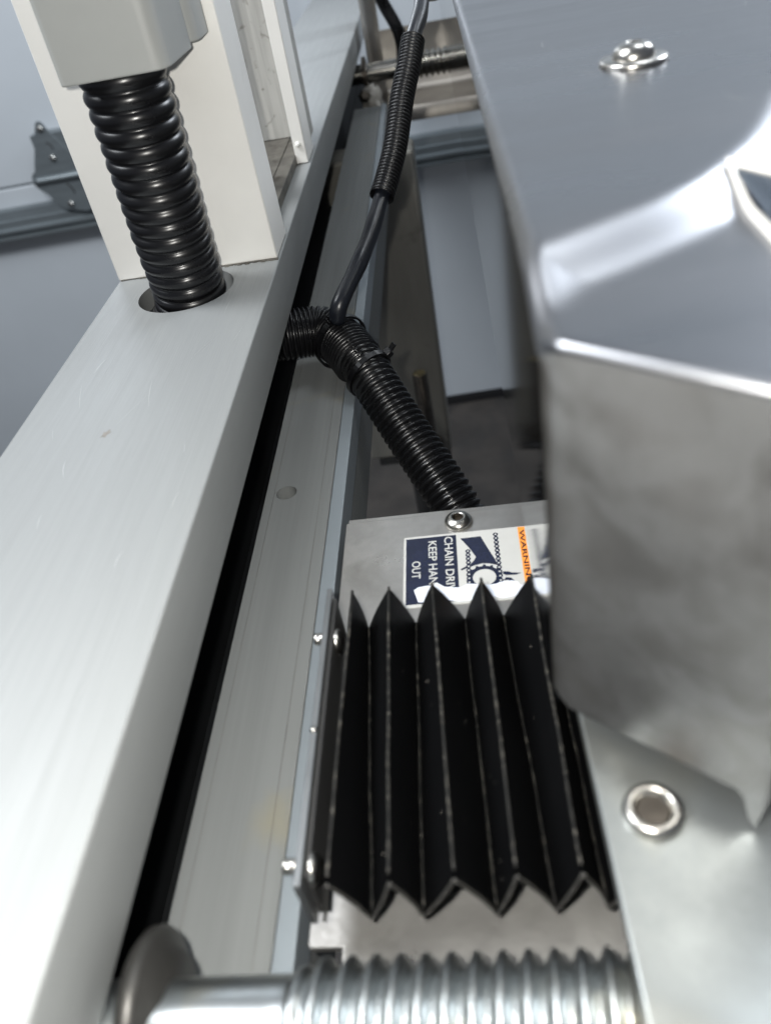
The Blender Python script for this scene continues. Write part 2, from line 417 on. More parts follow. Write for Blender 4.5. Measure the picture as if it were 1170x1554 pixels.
rail = thing('lower_rail', 'dull grooved aluminium rail lying lower between the beam and the bellows, with one drilled hole', 'rail', (-0.07, 0.3, -0.21))
rt = obj('rail_top', box(-0.0910, -0.0622, -0.12, 0.925, -0.212, -0.200), 'rail', rail, bevel=0.0004)
cut(rt, lathe([(0.0045, -0.22), (0.0045, -0.19)], (-0.0819, 0.2658, 0), (0, 0, 1), 32))
obj('rail_lip', box(-0.0619, -0.0562, -0.12, 0.93, -0.214, -0.1995), 'lip', rail, bevel=0.0005)
obj('rail_side', box(-0.0585, -0.0568, -0.12, 0.93, -0.245, -0.2142), 'rail', rail)
gb = bmesh.new()
for x, w_ in ((-0.0668, 0.00012), (-0.0873, 0.0001)):
    box(x, x + w_, -0.12, 0.92, -0.2002, -0.19993, gb)
obj('groove_line', gb, 'dirtyrail', rail, kind='stuff')
obj('gap_shade_web', box(-0.125, -0.118, -0.12, 1.35, -0.2545, -0.1625), 'gap_shade_black', rail, base=(-0.12, 0.5, -0.25))  # dark sheet added to keep the gap under the beam black
ch = single('gap_shade_floor', box(-0.20, -0.0655, -0.12, 1.35, -0.262, -0.255), 'gap_shade_black', 'added dark sheet holding the shade deep in the gap beneath the beam and rail', 'tray', (-0.13, .5, -.26))  # added black sheet; its colour carries the shade of the gap

# ================================================================ HOUSING AND HOSES
def rounded_rect(x0, x1, y0, y1, rads):
    """rads: radius at (x0y0, x1y0, x1y1, x0y1)"""
    pts = []
    for (cx, cy, sx, sy, a0, r) in ((x0, y0, 1, 1, PI, rads[0]), (x1, y0, -1, 1, 1.5 * PI, rads[1]), (x1, y1, -1, -1, 0, rads[2]), (x0, y1, 1, -1, 0.5 * PI, rads[3])):
        for k in range(7):
            a = a0 + k / 6 * PI / 2
            pts.append((cx + sx * r + r * math.cos(a), cy + sy * r + r * math.sin(a)))
    return pts
hz = -0.0438
house = thing('hose_housing', 'grey green rounded plastic housing at top left that the thick hose drops from', 'housing', (-0.11, 0.335, hz))
hb = prism(rounded_rect(-0.1303, -0.0905, 0.305, 0.345, (0.003, 0.006, 0.003, 0.002)), 2, hz, 0.12)
obj('housing_body', hb, 'housing', house, angle=40, bevel=0.0006)
obj('housing_back', prism(rounded_rect(-0.1315, -0.0880, 0.3452, 0.3656, (0.003, 0.005, 0.001, 0.001)), 2, hz + 0.0015, 0.12), 'housing', house, angle=40, bevel=0.0006)

hose1 = tube([(-0.1135, 0.327, 0.0), (-0.1148, 0.328, -0.045), (-0.1165, 0.331, -0.075), (-0.1190, 0.336, -0.105), (-0.1215, 0.3418, -0.137), (-0.1270, 0.3440, -0.152), (-0.140, 0.345, -0.162)],
             0.00055, ring_profile(0.0061, 0.0166, 0.0149, 0.34, 0.006), 44)
single('corrugated_hose', hose1, 'black', 'thick black corrugated hose dropping from the housing into the beam hole', 'hose', (-0.123, 0.343, -0.15), smooth=True)
hose1b = tube([(-0.1135, 0.455, 0.06), (-0.1125, 0.455, -0.02), (-0.1115, 0.452, -0.038), (-0.1165, 0.449, -0.052), (-0.130, 0.447, -0.064), (-0.150, 0.446, -0.070)],
              0.0008, ring_profile(0.0062, 0.0150, 0.0118, 0.6, 0.01), 32)
single('corrugated_hose', hose1b, 'black', 'bit of black corrugated hose peeping out between the two upright posts', 'hose', (-0.12, 0.455, -0.06), smooth=True)

elb = tube([(-0.1150, 0.3700, -0.1775), (-0.0907, 0.3683, -0.1775), (-0.0720, 0.3720, -0.1800), (-0.0610, 0.3630, -0.1835), (-0.0530, 0.3500, -0.1880)],
           0.00024, ring_profile(0.00215, 0.0128, 0.0112, 0.6), 40)
single('corrugated_hose', elb, 'black', 'short black ribbed elbow hose coming out from under the beam below the thin cable', 'hose', (-0.09, 0.369, -0.19), smooth=True)
hs2 = tube([(-0.0660, 0.3700, -0.1815), (-0.0590, 0.3610, -0.1840), (-0.0510, 0.3480, -0.1885), (-0.0436, 0.3338, -0.1950), (-0.0312, 0.3138, -0.2100), (-0.0151, 0.2880, -0.2280), (-0.0051, 0.2729, -0.2450), (0.0, 0.265, -0.26)],
           0.0004, ring_profile(0.0034, 0.0113, 0.0096, 0.5, 0.012), 40)
single('split_loom_hose', hs2, 'dusty', 'black split loom hose slanting down behind the warning label plate, dusty at its lower end', 'hose', (-0.04, 0.33, -0.21), smooth=True)
# the overlapping slit edge of the loom
sl = tube([(-0.0560, 0.3500, -0.1760), (-0.0470, 0.3370, -0.1845), (-0.0350, 0.3150, -0.1995), (-0.0190, 0.2900, -0.2165), (-0.0090, 0.2740, -0.2330)],
          0.0004, lambda s, th: 0.0012 + 0.0005 * math.cos(2 * PI * s / 0.0034), 8)
single('loom_slit_edge', sl, 'dusty', 'narrow raised slit edge along the top of the slanting split loom hose', 'loom edge', (-0.04, 0.33, -0.2), smooth=True)

def zip_tie(c, axis, r, label, headdir, width=0.0028):
    t = thing('zip_tie', label, 'cable tie', c, 'black cable ties on the hoses')
    ax = Vector(axis).normalized()
    obj('band', lathe([(r, -width / 2), (r + 0.0011, -width / 2), (r + 0.0011, width / 2), (r, width / 2)], c, ax, 40, capped=False), 'black', t, smooth=False)
    h = Vector(headdir); h = (h - ax * h.dot(ax)).normalized(); sd = ax.cross(h)
    b = bmesh.new(); q = Vector(c) + h * (r + 0.002)
    mt = Matrix((sd, ax, h)).transposed().to_4x4(); mt.translation = q
    bmesh.ops.create_cube(b, size=1.0, matrix=mt @ Matrix.Diagonal((0.0042, 0.0040, 0.0034, 1)))
    obj('head', b, 'black', t, bevel=0.0005)
    b = bmesh.new(); mt2 = mt.copy(); mt2.translation = q + h * 0.0035 + sd * 0.001
    bmesh.ops.create_cube(b, size=1.0, matrix=mt2 @ Matrix.Rotation(0.4, 4, 'Y') @ Matrix.Diagonal((0.0011, 0.0024, 0.0035, 1)))
    obj('tail', b, 'black', t)
    return t
zip_tie((-0.0620, 0.3640, -0.1830), (0.55, -0.75, -0.2), 0.0136, 'black cable tie clamping the thin cable onto the hose elbow', (-0.35, 0.0, 1.0))
zip_tie((-0.0482, 0.3425, -0.1910), (0.6, -0.68, -0.36), 0.0118, 'black cable tie round the split loom below the elbow', (0.8, 0.5, 0.6))

cab = tube([(-0.0030, 0.560, -0.040), (-0.0043, 0.500, -0.0622), (-0.0113, 0.470, -0.0751), (-0.0190, 0.448, -0.0950), (-0.0247, 0.430, -0.1121), (-0.0336, 0.410, -0.1290),
            (-0.0400, 0.392, -0.1400), (-0.0471, 0.375, -0.1487), (-0.0575, 0.358, -0.1600), (-0.0610, 0.357, -0.1700)],
           0.002, lambda s, th: 0.0041 * (1 + 0.03 * math.sin(s * 260) + 0.02 * math.sin(s * 90 + th)), 20)
single('thin_cable', cab, 'cable', 'smooth dark cable running up from the hose elbow through its ribbed sleeve', 'cable', (-0.03, 0.43, -0.12), smooth=True)
lm = tube([(-0.0105, 0.4725, -0.0738), (-0.0145, 0.459, -0.0845), (-0.0190, 0.448, -0.0950), (-0.0247, 0.430, -0.1121), (-0.0300, 0.418, -0.1230), (-0.0340, 0.4085, -0.1297)],
          0.00022, ring_profile(0.0019, 0.0063, 0.0055, 0.6), 28, cap=False)
single('cable_sleeve', lm, 'black', 'narrow black ribbed sleeve round the middle of the thin cable', 'cable sleeve', (-0.022, 0.44, -0.1), smooth=True)
c2 = tube([(-0.080, 0.86, -0.02), (-0.055, 0.88, -0.075), (-0.045, 0.90, -0.1050), (-0.0335, 0.905, -0.133), (-0.034, 0.93, -0.160), (-0.043, 0.95, -0.192), (-0.05, 0.97, -0.212)], 0.003, 0.0060, 18)
single('thick_cable', c2, 'black', 'plain black cable arching down behind the thin cable at the top edge', 'cable', (-0.05, 0.9, -0.12), smooth=True)
gl = thing('cable_gland', 'small dull brass ribbed fitting half hidden behind the thin cable at the top edge', 'fitting', (0.001, 0.55, -0.066))
obj('gland_body', tube([(0.0025, 0.56, -0.050), (0.0005, 0.553, -0.068)], 0.0005, ring_profile(0.003, 0.0062, 0.005, 1), 20), 'brass', gl, smooth=True)

# ================================================================ LEAD SCREWS
def screw_rod(bm, x_plain, x_thread, x_end, y, z, r1, ro, ri, pitch, n=40):
    dx = pitch / 14
    rows = []
    x = x_plain
    while x < x_end:
        row = []
        for k in range(n):
            th = 2 * PI * k / n
            if x < x_thread: r = r1
            else:
                t = ((x - x_thread) / pitch + th / (2 * PI)) % 1.0
                c = 0.5 - 0.5 * math.cos(2 * PI * t); c = c ** 0.85
                f = min(1, (x - x_thread) / pitch)
                rr = ri + (ro - ri) * c
                r = r1 * (1 - f) + rr * f
            row.append(bm.verts.new((x, y + r * math.cos(th), z + r * math.sin(th))))
        rows.append(row)
        x += dx if x >= x_thread - dx else max(dx, min(0.004, x_thread - x))
    for a, b in zip(rows, rows[1:]):
        for k in range(n): bm.faces.new([a[k], a[(k + 1) % n], b[(k + 1) % n], b[k]])
    bm.faces.new(rows[0]); bm.faces.new(rows[-1][::-1])
    bmesh.ops.recalc_face_normals(bm, faces=bm.faces)
    return bm
t = thing('lead_screw', 'large plated lead screw crossing the bottom edge in front of the bellows', 'lead screw', (-0.03, 0.055, -0.172), 'threaded lead screws')
obj('threaded_shaft', screw_rod(bmesh.new(), -0.095, -0.0475, 0.11, 0.055, -0.172, 0.0098, 0.0126, 0.0098, 0.0050), 'chrome', t, smooth=True)
obj('collar', lathe([(0.006, -0.0030), (0.0148, -0.0027), (0.0156, -0.0018), (0.0158, -0.0002), (0.0148, 0.0012), (0.012, 0.0024), (0.0101, 0.0045)], (-0.0760, 0.0595, -0.1725), (1, 0, 0), 48), 'collar', t, angle=50)
t = thing('lead_screw', 'slim far lead screw at the top, crossing in front of the steel tray', 'lead screw', (-0.03, 0.98, -0.177), 'threaded lead screws')
obj('threaded_shaft', screw_rod(bmesh.new(), -0.10, -0.041, 0.25, 0.98, -0.178, 0.0098, 0.0135, 0.0104, 0.0062, 28), 'far_screw', t, smooth=True)
obj('collar', lathe([(0.010, -0.003), (0.0165, -0.002), (0.0165, 0.002), (0.010, 0.003)], (-0.078, 0.98, -0.178), (1, 0, 0), 28), 'darkbolt', t, angle=50)

# ================================================================ FAR FRAME
tray = thing('cross_tray', 'folded stainless cross tray at the back, just behind the far lead screw', 'tray', (0.0, 1.05, -0.22))
pr = [(1.05, -0.150), (1.0520, -0.150), (1.052, -0.2105), (1.048, -0.2165), (1.042, -0.2185), (0.985, -0.2205), (0.982, -0.2225), (0.981, -0.2330), (0.979, -0.2330),
      (0.9795, -0.2220), (0.9825, -0.2180), (1.040, -0.2160), (1.046, -0.2140), (1.05, -0.2095)]
obj('tray_sheet', prism(pr, 0, -0.060, 0.45), 'steel', tray, angle=50)
ep = []
for k in range(9):
    a = k / 8 * PI / 2
    ep.append((-0.060 - 0.013 * math.sin(a), 1.05 - 0.013 * (1 - math.cos(a))))
ep_out = ep + [(-0.073, 0.985)]
ep_in = [(x + (0.0 if k == 0 else 0.0012), y + (-0.0012 if k < 8 else 0)) for k, (x, y) in enumerate(ep)] + [(-0.0718, 0.985)]
obj('tray_end', prism([(x - 0.0008, y + 0.0008) for x, y in ep_out] + ep_in[::-1], 2, -0.2335, -0.07), 'steel', tray, angle=50)
br = thing('corner_bracket', 'chipped pale cast bracket where the far lead screw meets the beam', 'bracket', (-0.078, 0.955, -0.2))
bb = bmesh.new()
bmesh.ops.create_icosphere(bb, subdivisions=3, radius=1, matrix=Matrix.Translation((-0.0735, 0.965, -0.208)) @ Matrix.Diagonal((0.012, 0.012, 0.022, 1)))
for v in bb.verts: v.co += Vector((1, 1, 1)) * 0.006 * noise.noise(v.co * 130)
obj('bracket_body', bb, 'caulk', br, smooth=True)
obj('bracket_finger', tube([(-0.068, 0.955, -0.203), (-0.064, 0.945, -0.215), (-0.0605, 0.938, -0.222)], 0.003, 0.0032, 10), 'caulk', br, smooth=True)
obj('bracket_screw', lathe([(0.0065, 0), (0.0065, 0.006), (0.004, 0.008)], (-0.080, 0.944, -0.193), (0.3, -1, 0.4), 6), 'darkbolt', br)

leg = thing('support_column', 'dull stainless support column standing behind the black hose', 'column', (-0.07, 0.82, -0.56))
obj('leg_sheet', box(-0.13, -0.0300, 0.800, 0.845, -0.567, -0.2155), 'leg', leg, bevel=0.004)
obj('foot_flange', box(-0.12, -0.032, 0.800, 0.845, -0.576, -0.5675), 'deep', leg)
obj('foot_stem', lathe([(0.012, -0.95), (0.012, -0.5765)], (-0.075, 0.825, 0), (0, 0, 1), 20), 'deep', leg)
lf = thing('levelling_stud', 'rusty upright threaded stud with a nut in front of the support column', 'stud', (-0.0525, 0.775, -0.55))
obj('stud_shaft', tube([(-0.0540, 0.775, -0.4395), (-0.0530, 0.775, -0.50), (-0.0523, 0.775, -0.552)], 0.0004, ring_profile(0.002, 0.0083, 0.0076, 1), 20), 'darkbolt', lf, smooth=True)
obj('stud_end', lathe([(0.0075, 0), (0.0065, 0.0012), (0.001, 0.0014)], (-0.0540, 0.775, -0.4396), (0, 0, 1), 20), 'brass', lf, smooth=True)
obj('nut', lathe([(0.0135, -0.541), (0.0145, -0.539), (0.0145, -0.530), (0.0135, -0.528)], (-0.0523, 0.775, 0), (0, 0, 1), 6), 'darkbolt', lf)
obj('stud_lug', box(-0.066, -0.040, 0.758, 0.7998, -0.549, -0.5415), 'deep', lf, bevel=0.002)

# ================================================================ LABEL PLATE
pz = -0.1950
lp = thing('label_plate', 'scuffed stainless plate under the bellows carrying the chain drive warning label', 'plate', (0.0, 0.15, pz))
out = [(-0.0530, 0.2345), (-0.0525, 0.2352), (0.10, 0.2352), (0.10, -0.02), (-0.0435, -0.02), (-0.0435, 0.0795), (-0.0515, 0.0795), (-0.0520, 0.0803), (-0.0520, 0.0872), (-0.0513, 0.0880),
       (-0.0470, 0.0880), (-0.0470, 0.120), (-0.0530, 0.124)]
obj('plate_sheet', prism(out, 2, pz - 0.0025, pz), 'plate', lp, bevel=0.0003)
obj('plate_fold', box(-0.0520, 0.10, 0.2354, 0.2372, pz - 0.03, pz - 0.0003), 'plate', lp)
socket_dome('button_head_screw', lp, (-0.0098, 0.2292, pz), (0, 0, 1), 0.0053, 0.0034, 0.0021)

LX, LY = -0.0303, 0.2246
zl = pz + 0.00025
def lab(pts, h=0.00003, bm=None, lift=0.0):
    bm = bm or bmesh.new()
    z = zl + lift
    vs = [bm.verts.new((LX + x / 1000, LY + y / 1000, z)) for x, y in pts]
    f = bm.faces.new(vs)
    if f.normal.z < 0 or (f.normal_update() or f.normal.z < 0): f.normal_flip()
    bmesh.ops.triangulate(bm, faces=[f], ngon_method='EAR_CLIP')
    return bm
sheet = prism([(LX + x / 1000, LY + y / 1000) for x, y in rounded_rect(0.0, 45.0, -37.6, -1.6, (0.8,) * 4)], 2, pz + 0.00002, zl)
label = obj('warning_label', sheet, 'paper', lp, base=(LX, LY, pz), label='navy and white chain drive warning label with an orange strip')
obj('navy_panel', lab([(0.9, -2.7), (19.3, -2.7), (19.3, -36.2), (0.9, -36.2)], lift=0.00004), 'navy', label)
obj('orange_strip', lab([(41.8, -1.9), (44.3, -1.9), (44.1, -37.2), (41.6, -37.2)], lift=0.00004), 'orange', label)
obj('blade_symbol', lab([(20.8, -5.0), (28.2, -4.9), (30.6, -12.4), (32.6, -18.1), (33.0, -20.8), (30.6, -19.7), (28.0, -19.2), (24.9, -20.0), (20.5, -21.8), (20.2, -21.1),
                         (23.7, -19.1), (25.1, -17.4), (25.9, -15.6), (23.6, -10.2)], lift=0.00005), 'navy', label)
def gear(cx, cy, ro, ri, teeth, material):
    bm = bmesh.new(); z = zl + 0.00005
    n = teeth * 8; A = []; B = []
    for i in range(n):
        a = 2 * PI * i / n
        r = ro * (1.13 if (i % 8) in (2, 3, 4) else 1.0)
        A.append(bm.verts.new((LX + (cx + r * math.cos(a)) / 1000, LY + (cy + r * math.sin(a)) / 1000, z)))
        B.append(bm.verts.new((LX + (cx + ri * math.cos(a)) / 1000, LY + (cy + ri * math.sin(a)) / 1000, z)))
    for i in range(n): bm.faces.new([A[i], A[(i + 1) % n], B[(i + 1) % n], B[i]])
    bmesh.ops.recalc_face_normals(bm, faces=bm.faces)
    return obj('gear_symbol', bm, material, label)
def disc(bm, cx, cy, rx, ry, z, rot=0, n=12):
    vs = []
    for i in range(n):
        a = 2 * PI * i / n; x = rx * math.cos(a); y = ry * math.sin(a)
        vs.append(bm.verts.new((LX + (cx + x * math.cos(rot) - y * math.sin(rot)) / 1000, LY + (cy + x * math.sin(rot) + y * math.cos(rot)) / 1000, z)))
    bm.faces.new(vs)
def chain(p0, p1, material, n, wdt=0.95):
    bm = bmesh.new(); hb_ = bmesh.new()
    for i in range(n + 1):
        t_ = i / n; x = p0[0] + (p1[0] - p0[0]) * t_; y = p0[1] + (p1[1] - p0[1]) * t_
        disc(bm, x, y, wdt, wdt, zl + 0.00006)
        if i < n:
            xm = x + (p1[0] - p0[0]) * .5 / n; ym = y + (p1[1] - p0[1]) * .5 / n
            disc(bm, xm, ym, wdt * 0.6, abs(p1[1] - p0[1]) / n * 0.5, zl + 0.000055)
        disc(hb_, x, y, wdt * 0.42, wdt * 0.42, zl + 0.00007, n=8)
    c = obj('chain_symbol', bm, material, label); obj('chain_pin_symbol', hb_, 'paper', label)
gear(28.2, -26.2, 5.6, 4.0, 14, 'navy')
chain((33.6, -4.6), (33.6, -28.4), 'navy', 11); chain((23.2, -12.2), (22.9, -30.0), 'navy', 9)
obj('hand_symbol', lab([(34.6, -24.2), (36.7, -24.5), (37.4, -25.1), (40.9, -25.7), (39.1, -26.4), (35.6, -26.2), (34.6, -25.4)], lift=0.00005), 'navy', label)
obj('hand_symbol', lab([(34.4, -28.6), (35.5, -27.2), (37.2, -27.6), (38.6, -29.8), (37.0, -29.6), (36.0, -28.6)], lift=0.00005), 'navy', label)
def lettering(txt, x0, y0, length, height, material, lift=0.0001):
    """text read towards the lens: letter tops point to +X"""
    cu = bpy.data.curves.new('lettering', 'FONT'); cu.body = txt; cu.offset = 0.014; cu.resolution_u = 3
    o = bpy.data.objects.new('tmp', cu); COL.objects.link(o)
    dg = bpy.context.evaluated_depsgraph_get(); bpy.context.view_layer.update()
    me = bpy.data.meshes.new_from_object(o.evaluated_get(bpy.context.evaluated_depsgraph_get()))
    bpy.data.objects.remove(o)
    xs = [v.co.x for v in me.vertices]; ys = [v.co.y for v in me.vertices]
    sx = length / (max(xs) - min(xs)); sy = height / (max(ys) - min(ys)); mx, my = min(xs), min(ys)
    bm = bmesh.new(); bm.from_mesh(me)
    for v in bm.verts:
        tx, ty = (v.co.x - mx) * sx, (v.co.y - my) * sy
        v.co = Vector((LX + (x0 + ty) / 1000, LY + (y0 - tx) / 1000, zl + lift))
    bmesh.ops.recalc_face_normals(bm, faces=bm.faces)
    for f in bm.faces:
        if f.normal.z < 0: f.normal_flip()
    return obj('lettering', bm, material, label)
lettering('CHAIN DRIVE', 14.9, -3.4, 30.5, 3.1, 'paper')
lettering('KEEP HANDS', 9.0, -5.0, 28.6, 3.1, 'paper')
lettering('OUT', 3.0, -15.0, 8.9, 3.1, 'paper')
lettering('WARNING', 42.2, -3.6, 28, 1.7, 'navy')
obj('jagged_patch', lab([(3.7, -29.5), (5.2, -28.3), (7.8, -27.9), (10.3, -27.9), (11.9, -27.0), (14.3, -29.1), (17.3, -29.8), (19.7, -30.2), (22.4, -28.7), (29.8, -30.1), (31.8, -30.0),
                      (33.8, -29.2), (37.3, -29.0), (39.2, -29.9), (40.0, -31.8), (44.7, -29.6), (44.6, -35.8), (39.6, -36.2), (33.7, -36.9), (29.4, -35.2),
                      (25.9, -36.5), (19.0, -36.6), (15.1, -35.5), (11.6, -36.4), (5.2, -35.3), (4.4, -32.0)], lift=0.00014), 'pale_patch', label)  # jagged bluish white patch across the label's near end
# ================================================================ BELLOWS
zm, zv = -0.1650, -0.1815
bel = thing('bellows', 'black pleated way cover bellows stretched above the label plate', 'bellows', (-0.01, 0.12, -0.183))
folds = [('v', -0.0452, -0.0452), ('m', -0.0409, -0.0413), ('v', -0.0388, -0.0342), ('m', -0.0300, -0.0280), ('v', -0.0240, -0.0226), ('m', -0.0173, -0.0140),
         ('v', -0.0089, -0.0062), ('m', -0.0028, -0.0010), ('v', 0.0025, 0.0068), ('m', 0.0115, 0.0122), ('v', 0.0158, 0.0176), ('m', 0.0225, 0.0250),
         ('v', 0.029, 0.032), ('m', 0.036, 0.039)]
YF, YN = 0.1675, 0.0800
def fold_pt(f, v):
    z = zm if f[0] == 'm' else zv
    x = f[1] + (f[2] - f[1]) * v
    y = YF + (YN - YF) * v
    wob = 0.0004 * noise.noise(Vector((x * 90, y * 40, 3.0)))
    return Vector((x + wob, y + (0.0004 * noise.noise(Vector((x * 200, 0, 9))) if v in (0, 1) else 0), z + wob))
NV = 24
for a, b in zip(folds, folds[1:]):
    bm = bmesh.new(); NU = 6; th = 0.00045
    G = []
    for i in range(NV + 1):
        v = i / NV
        p, q = fold_pt(a, v), fold_pt(b, v)
        row = []
        for j in range(NU + 1):
            u = j / NU
            c = p.lerp(q, u)
            if i > NV - 9:
                fl = ((i - NV + 9) / 9) ** 2
                c = c + Vector(((0.0008 if a[0] == 'v' else 0.0004) * fl * math.sin(PI * u), -0.0001 * fl * math.sin(PI * u), 0))
            sag = 0.0007 * math.sin(PI * u) * (1 if a[0] == 'm' else -1)
            sag += 0.0003 * noise.noise(Vector((c.x * 120, c.y * 60, 1)))
            c = c + Vector((sag * 0.8, 0, -abs(sag) * 0.3))
            row.append(c)
        G.append(row)
    d = (fold_pt(b, .5) - fold_pt(a, .5)); nrm = Vector((-d.z, 0, d.x)).normalized()
    if nrm.z < 0: nrm = -nrm
    up = [[bm.verts.new(c) for c in row] for row in G]; dn = [[bm.verts.new(c - nrm * th) for c in row] for row in G]
    for i in range(NV):
        for j in range(NU):
            bm.faces.new([up[i][j], up[i][j + 1], up[i + 1][j + 1], up[i + 1][j]]); bm.faces.new([dn[i][j], dn[i + 1][j], dn[i + 1][j + 1], dn[i][j + 1]])
    for i, s in ((0, 1), (NV, -1)):
        for j in range(NU): bm.faces.new([up[i][j], up[i][j + 1], dn[i][j + 1], dn[i][j]])
    bmesh.ops.recalc_face_normals(bm, faces=bm.faces)
    pl = obj('pleat', bm, 'fabric', bel, smooth=False, angle=30)
    # hem along the near edge
    obj('hem', tube([G[NV][j] + Vector((0, -0.0002, 0)) for j in range(NU + 1)], 0.0008, 0.00045, 8), 'hem', pl, smooth=True)
for f in folds[1:]:
    obj('fold_edge', tube([fold_pt(f, k / 6) + Vector((0, 0, 0.0001 if f[0] == 'm' else 0.0003)) for k in range(7)], 0.002, 0.00042 if f[0] == 'm' else 0.00032, 8), 'seam', bel, smooth=True)
db = bmesh.new()
for k in range(20):
    i = random.randrange(1, len(folds) - 4); v = random.random(); u = random.uniform(0.1, 0.9)
    p = fold_pt(folds[i], v).lerp(fold_pt(folds[i + 1], v), u) + Vector((0, 0, 0.0009)); q = random.uniform(0.00006, 0.00015)
    bmesh.ops.create_icosphere(db, subdivisions=1, radius=q, matrix=Matrix.Translation(p) @ Matrix.Diagonal((1, random.uniform(0.8, 2.0), 0.5, 1)))
obj('dust', db, 'dust', bel, kind='stuff')
ep = thing('bellows_end_plate', 'thin upright steel strip holding the left end of the bellows with two screws', 'end plate', (-0.047, 0.12, -0.183))
pts = [(0.1685, -0.1655), (0.1690, -0.1645), (0.0800, -0.1645), (0.0795, -0.1652), (0.0800, -0.1832), (0.1685, -0.1832)]
obj('strip', prism(pts, 0, -0.0486, -0.0470), 'strip', ep, bevel=0.0002)
obj('inner_strip', prism([(0.1660, -0.1662), (0.0825, -0.1662), (0.0825, -0.1825), (0.1660, -0.1825)], 0, -0.0468, -0.0458), 'deep', ep)
for y in (0.1525, 0.0850):
    c = (-0.0457, y, -0.1700 if y > .1 else -0.1680)
    h = obj('screw', lathe([(0.0036, 0), (0.0039, 0.0003), (0.0036, 0.0010), (0.0027, 0.0018), (0.0014, 0.0023), (0.0013, 0.0016), (0.0002, 0.0012)], c, (1, 0, 0), 28), 'bolt', ep, smooth=True, base=c)
    obj('screw_tip', lathe([(0.0016, -0.0058), (0.0018, -0.0054), (0.0018, -0.0046), (0.0016, -0.0042), (0.0018, -0.0038), (0.0018, -0.0028)], (c[0], c[1], c[2] + 0.0018), (1, 0, 0), 20), 'bolt', h, smooth=True)
obj('strip_notch', lathe([(0.0008, 0), (0.0009, 0.0004), (0.0003, 0.0008)], (-0.0478, 0.1190, -0.1645), (0, 0, 1), 12), 'bolt', ep, smooth=True)

# ================================================================ ZINC PLATE
zp = -0.1520
zn = thing('zinc_bracket_plate', 'bright zinc plated bracket plate at lower right with a socket screw', 'plate', (0.05, 0.06, zp))
obj('bracket_sheet', prism([(0.0160, 0.1150), (0.0178, 0.04), (0.0180, -0.08), (0.24, -0.08), (0.24, 0.30), (0.0300, 0.30), (0.0300, 0.125)], 2, zp - 0.004, zp), 'zinc', zn, bevel=0.0006)
c = (0.0266, 0.0847, zp)
hd = lathe([(0.0058, 0), (0.0060, 0.0006), (0.0057, 0.0018), (0.0050, 0.0024), (0.0042, 0.0026), (0.0037, 0.0022), (0.0034, 0.0010), (0.0030, 0.0008)], c, (0, 0, 1), 44, capped=False)
h = obj('socket_screw', hd, 'bolt', zn, smooth=True, base=c)
obj('socket', lathe([(0.0034, 0.0012), (0.0026, 0.0006), (0.0022, 0.0003)], c, (0, 0, 1), 6), 'darkbolt', h)

# ================================================================ STAINLESS COVER
X0 = 0.0104; CY = 0.1055
FD = Vector((0.798, -0.603)); FN = Vector((-0.603, -0.798))     # direction and outward normal of the front edge
def front_y(x):
    y = CY + (x - X0) * FD.y / FD.x
    k = max(0.0, 1 - (x - X0) / 0.003)
    if x > 0.0452: y = CY + (0.0452 - X0) * FD.y / FD.x + (x - 0.0452) * 0.9
    return y + 0.0022 * k * k
# crease line, slightly bowed
def crease(x, y):
    """signed distance from the crease, positive on the lens side"""
    a = Vector((0.0110, 0.1290)); d = Vector((0.0598, 0.0670)).normalized()
    p = Vector((x, y)) - a
    s = p.dot(d); t_ = p.dot(Vector((d.y, -d.x)))
    bow = 0.0095 * math.sin(min(max(s / 0.09, 0), 1) * PI)
    return t_ - bow + (0 if s < 0.1 else -(s - 0.1) * 0.0)
RR = 0.0038
RF = 0.0016
def rnd(d, r): return 0.0 if d >= r else r - math.sqrt(max(0, r * r - (r - d) ** 2))
def cover_z(x, y):
    t_ = crease(x, y)
    wdt = 0.014
    u = min(max(t_ / wdt, 0), 1); sm = u * u * (3 - 2 * u)
    z = -0.0520 - 0.0048 * sm
    z += 0.0002 * noise.noise(Vector((x * 12, y * 9, 5)))
    return z
def uniq(seq): return sorted(set(round(s, 6) for s in seq))
xs = uniq([X0 + RR * (1 - math.cos(k / 10 * PI / 2)) for k in range(11)] + [X0 + RR + 0.0012 * k for k in range(1, 80)] + [0.11 + 0.01 * k for k in range(0, 30)])
ds = uniq([RF * 1.26 * (1 - math.cos(k / 10 * PI / 2)) for k in range(11)] + [RR + 0.0013 * k for k in range(1, 110)] + [0.15 + 0.02 * k for k in range(0, 38)])
cov = thing('machine_cover', 'satin stainless machine cover filling the right side, blurred close to the lens', 'cover', (0.1, 0.3, -0.14))
bm = bmesh.new(); rows = []
for x in xs:
    row = []
    for d in ds:
        y = front_y(x) + d
        perp = d * (-FN.y)
        z = cover_z(x, y) - rnd(x - X0, RR) - rnd(perp, RF)
        row.append(bm.verts.new((x, y, z)))
    rows.append(row)
for a, b in zip(rows, rows[1:]):
    for j in range(len(ds) - 1): bm.faces.new([a[j], b[j], b[j + 1], a[j + 1]])
obj('cover_top', bm, 'cover', cov, smooth=True)
# polished left side
bm = bmesh.new(); top = []; bot = []; ret = []
for d in ds:
    y = CY + d
    z = cover_z(X0, y) - RR - rnd(d * (-FN.y), RF)
    top.append(bm.verts.new((X0, y, z))); bot.append(bm.verts.new((X0, y, -0.1415))); ret.append(bm.verts.new((X0 + 0.0012, y, -0.1420)))
for j in range(len(ds) - 1):
    bm.faces.new([top[j], top[j + 1], bot[j + 1], bot[j]]); bm.faces.new([bot[j], bot[j + 1], ret[j + 1], ret[j]])
obj('cover_side', bm, 'mirror', cov, smooth=False, label='polished side skirt of the cover, facing the bellows')
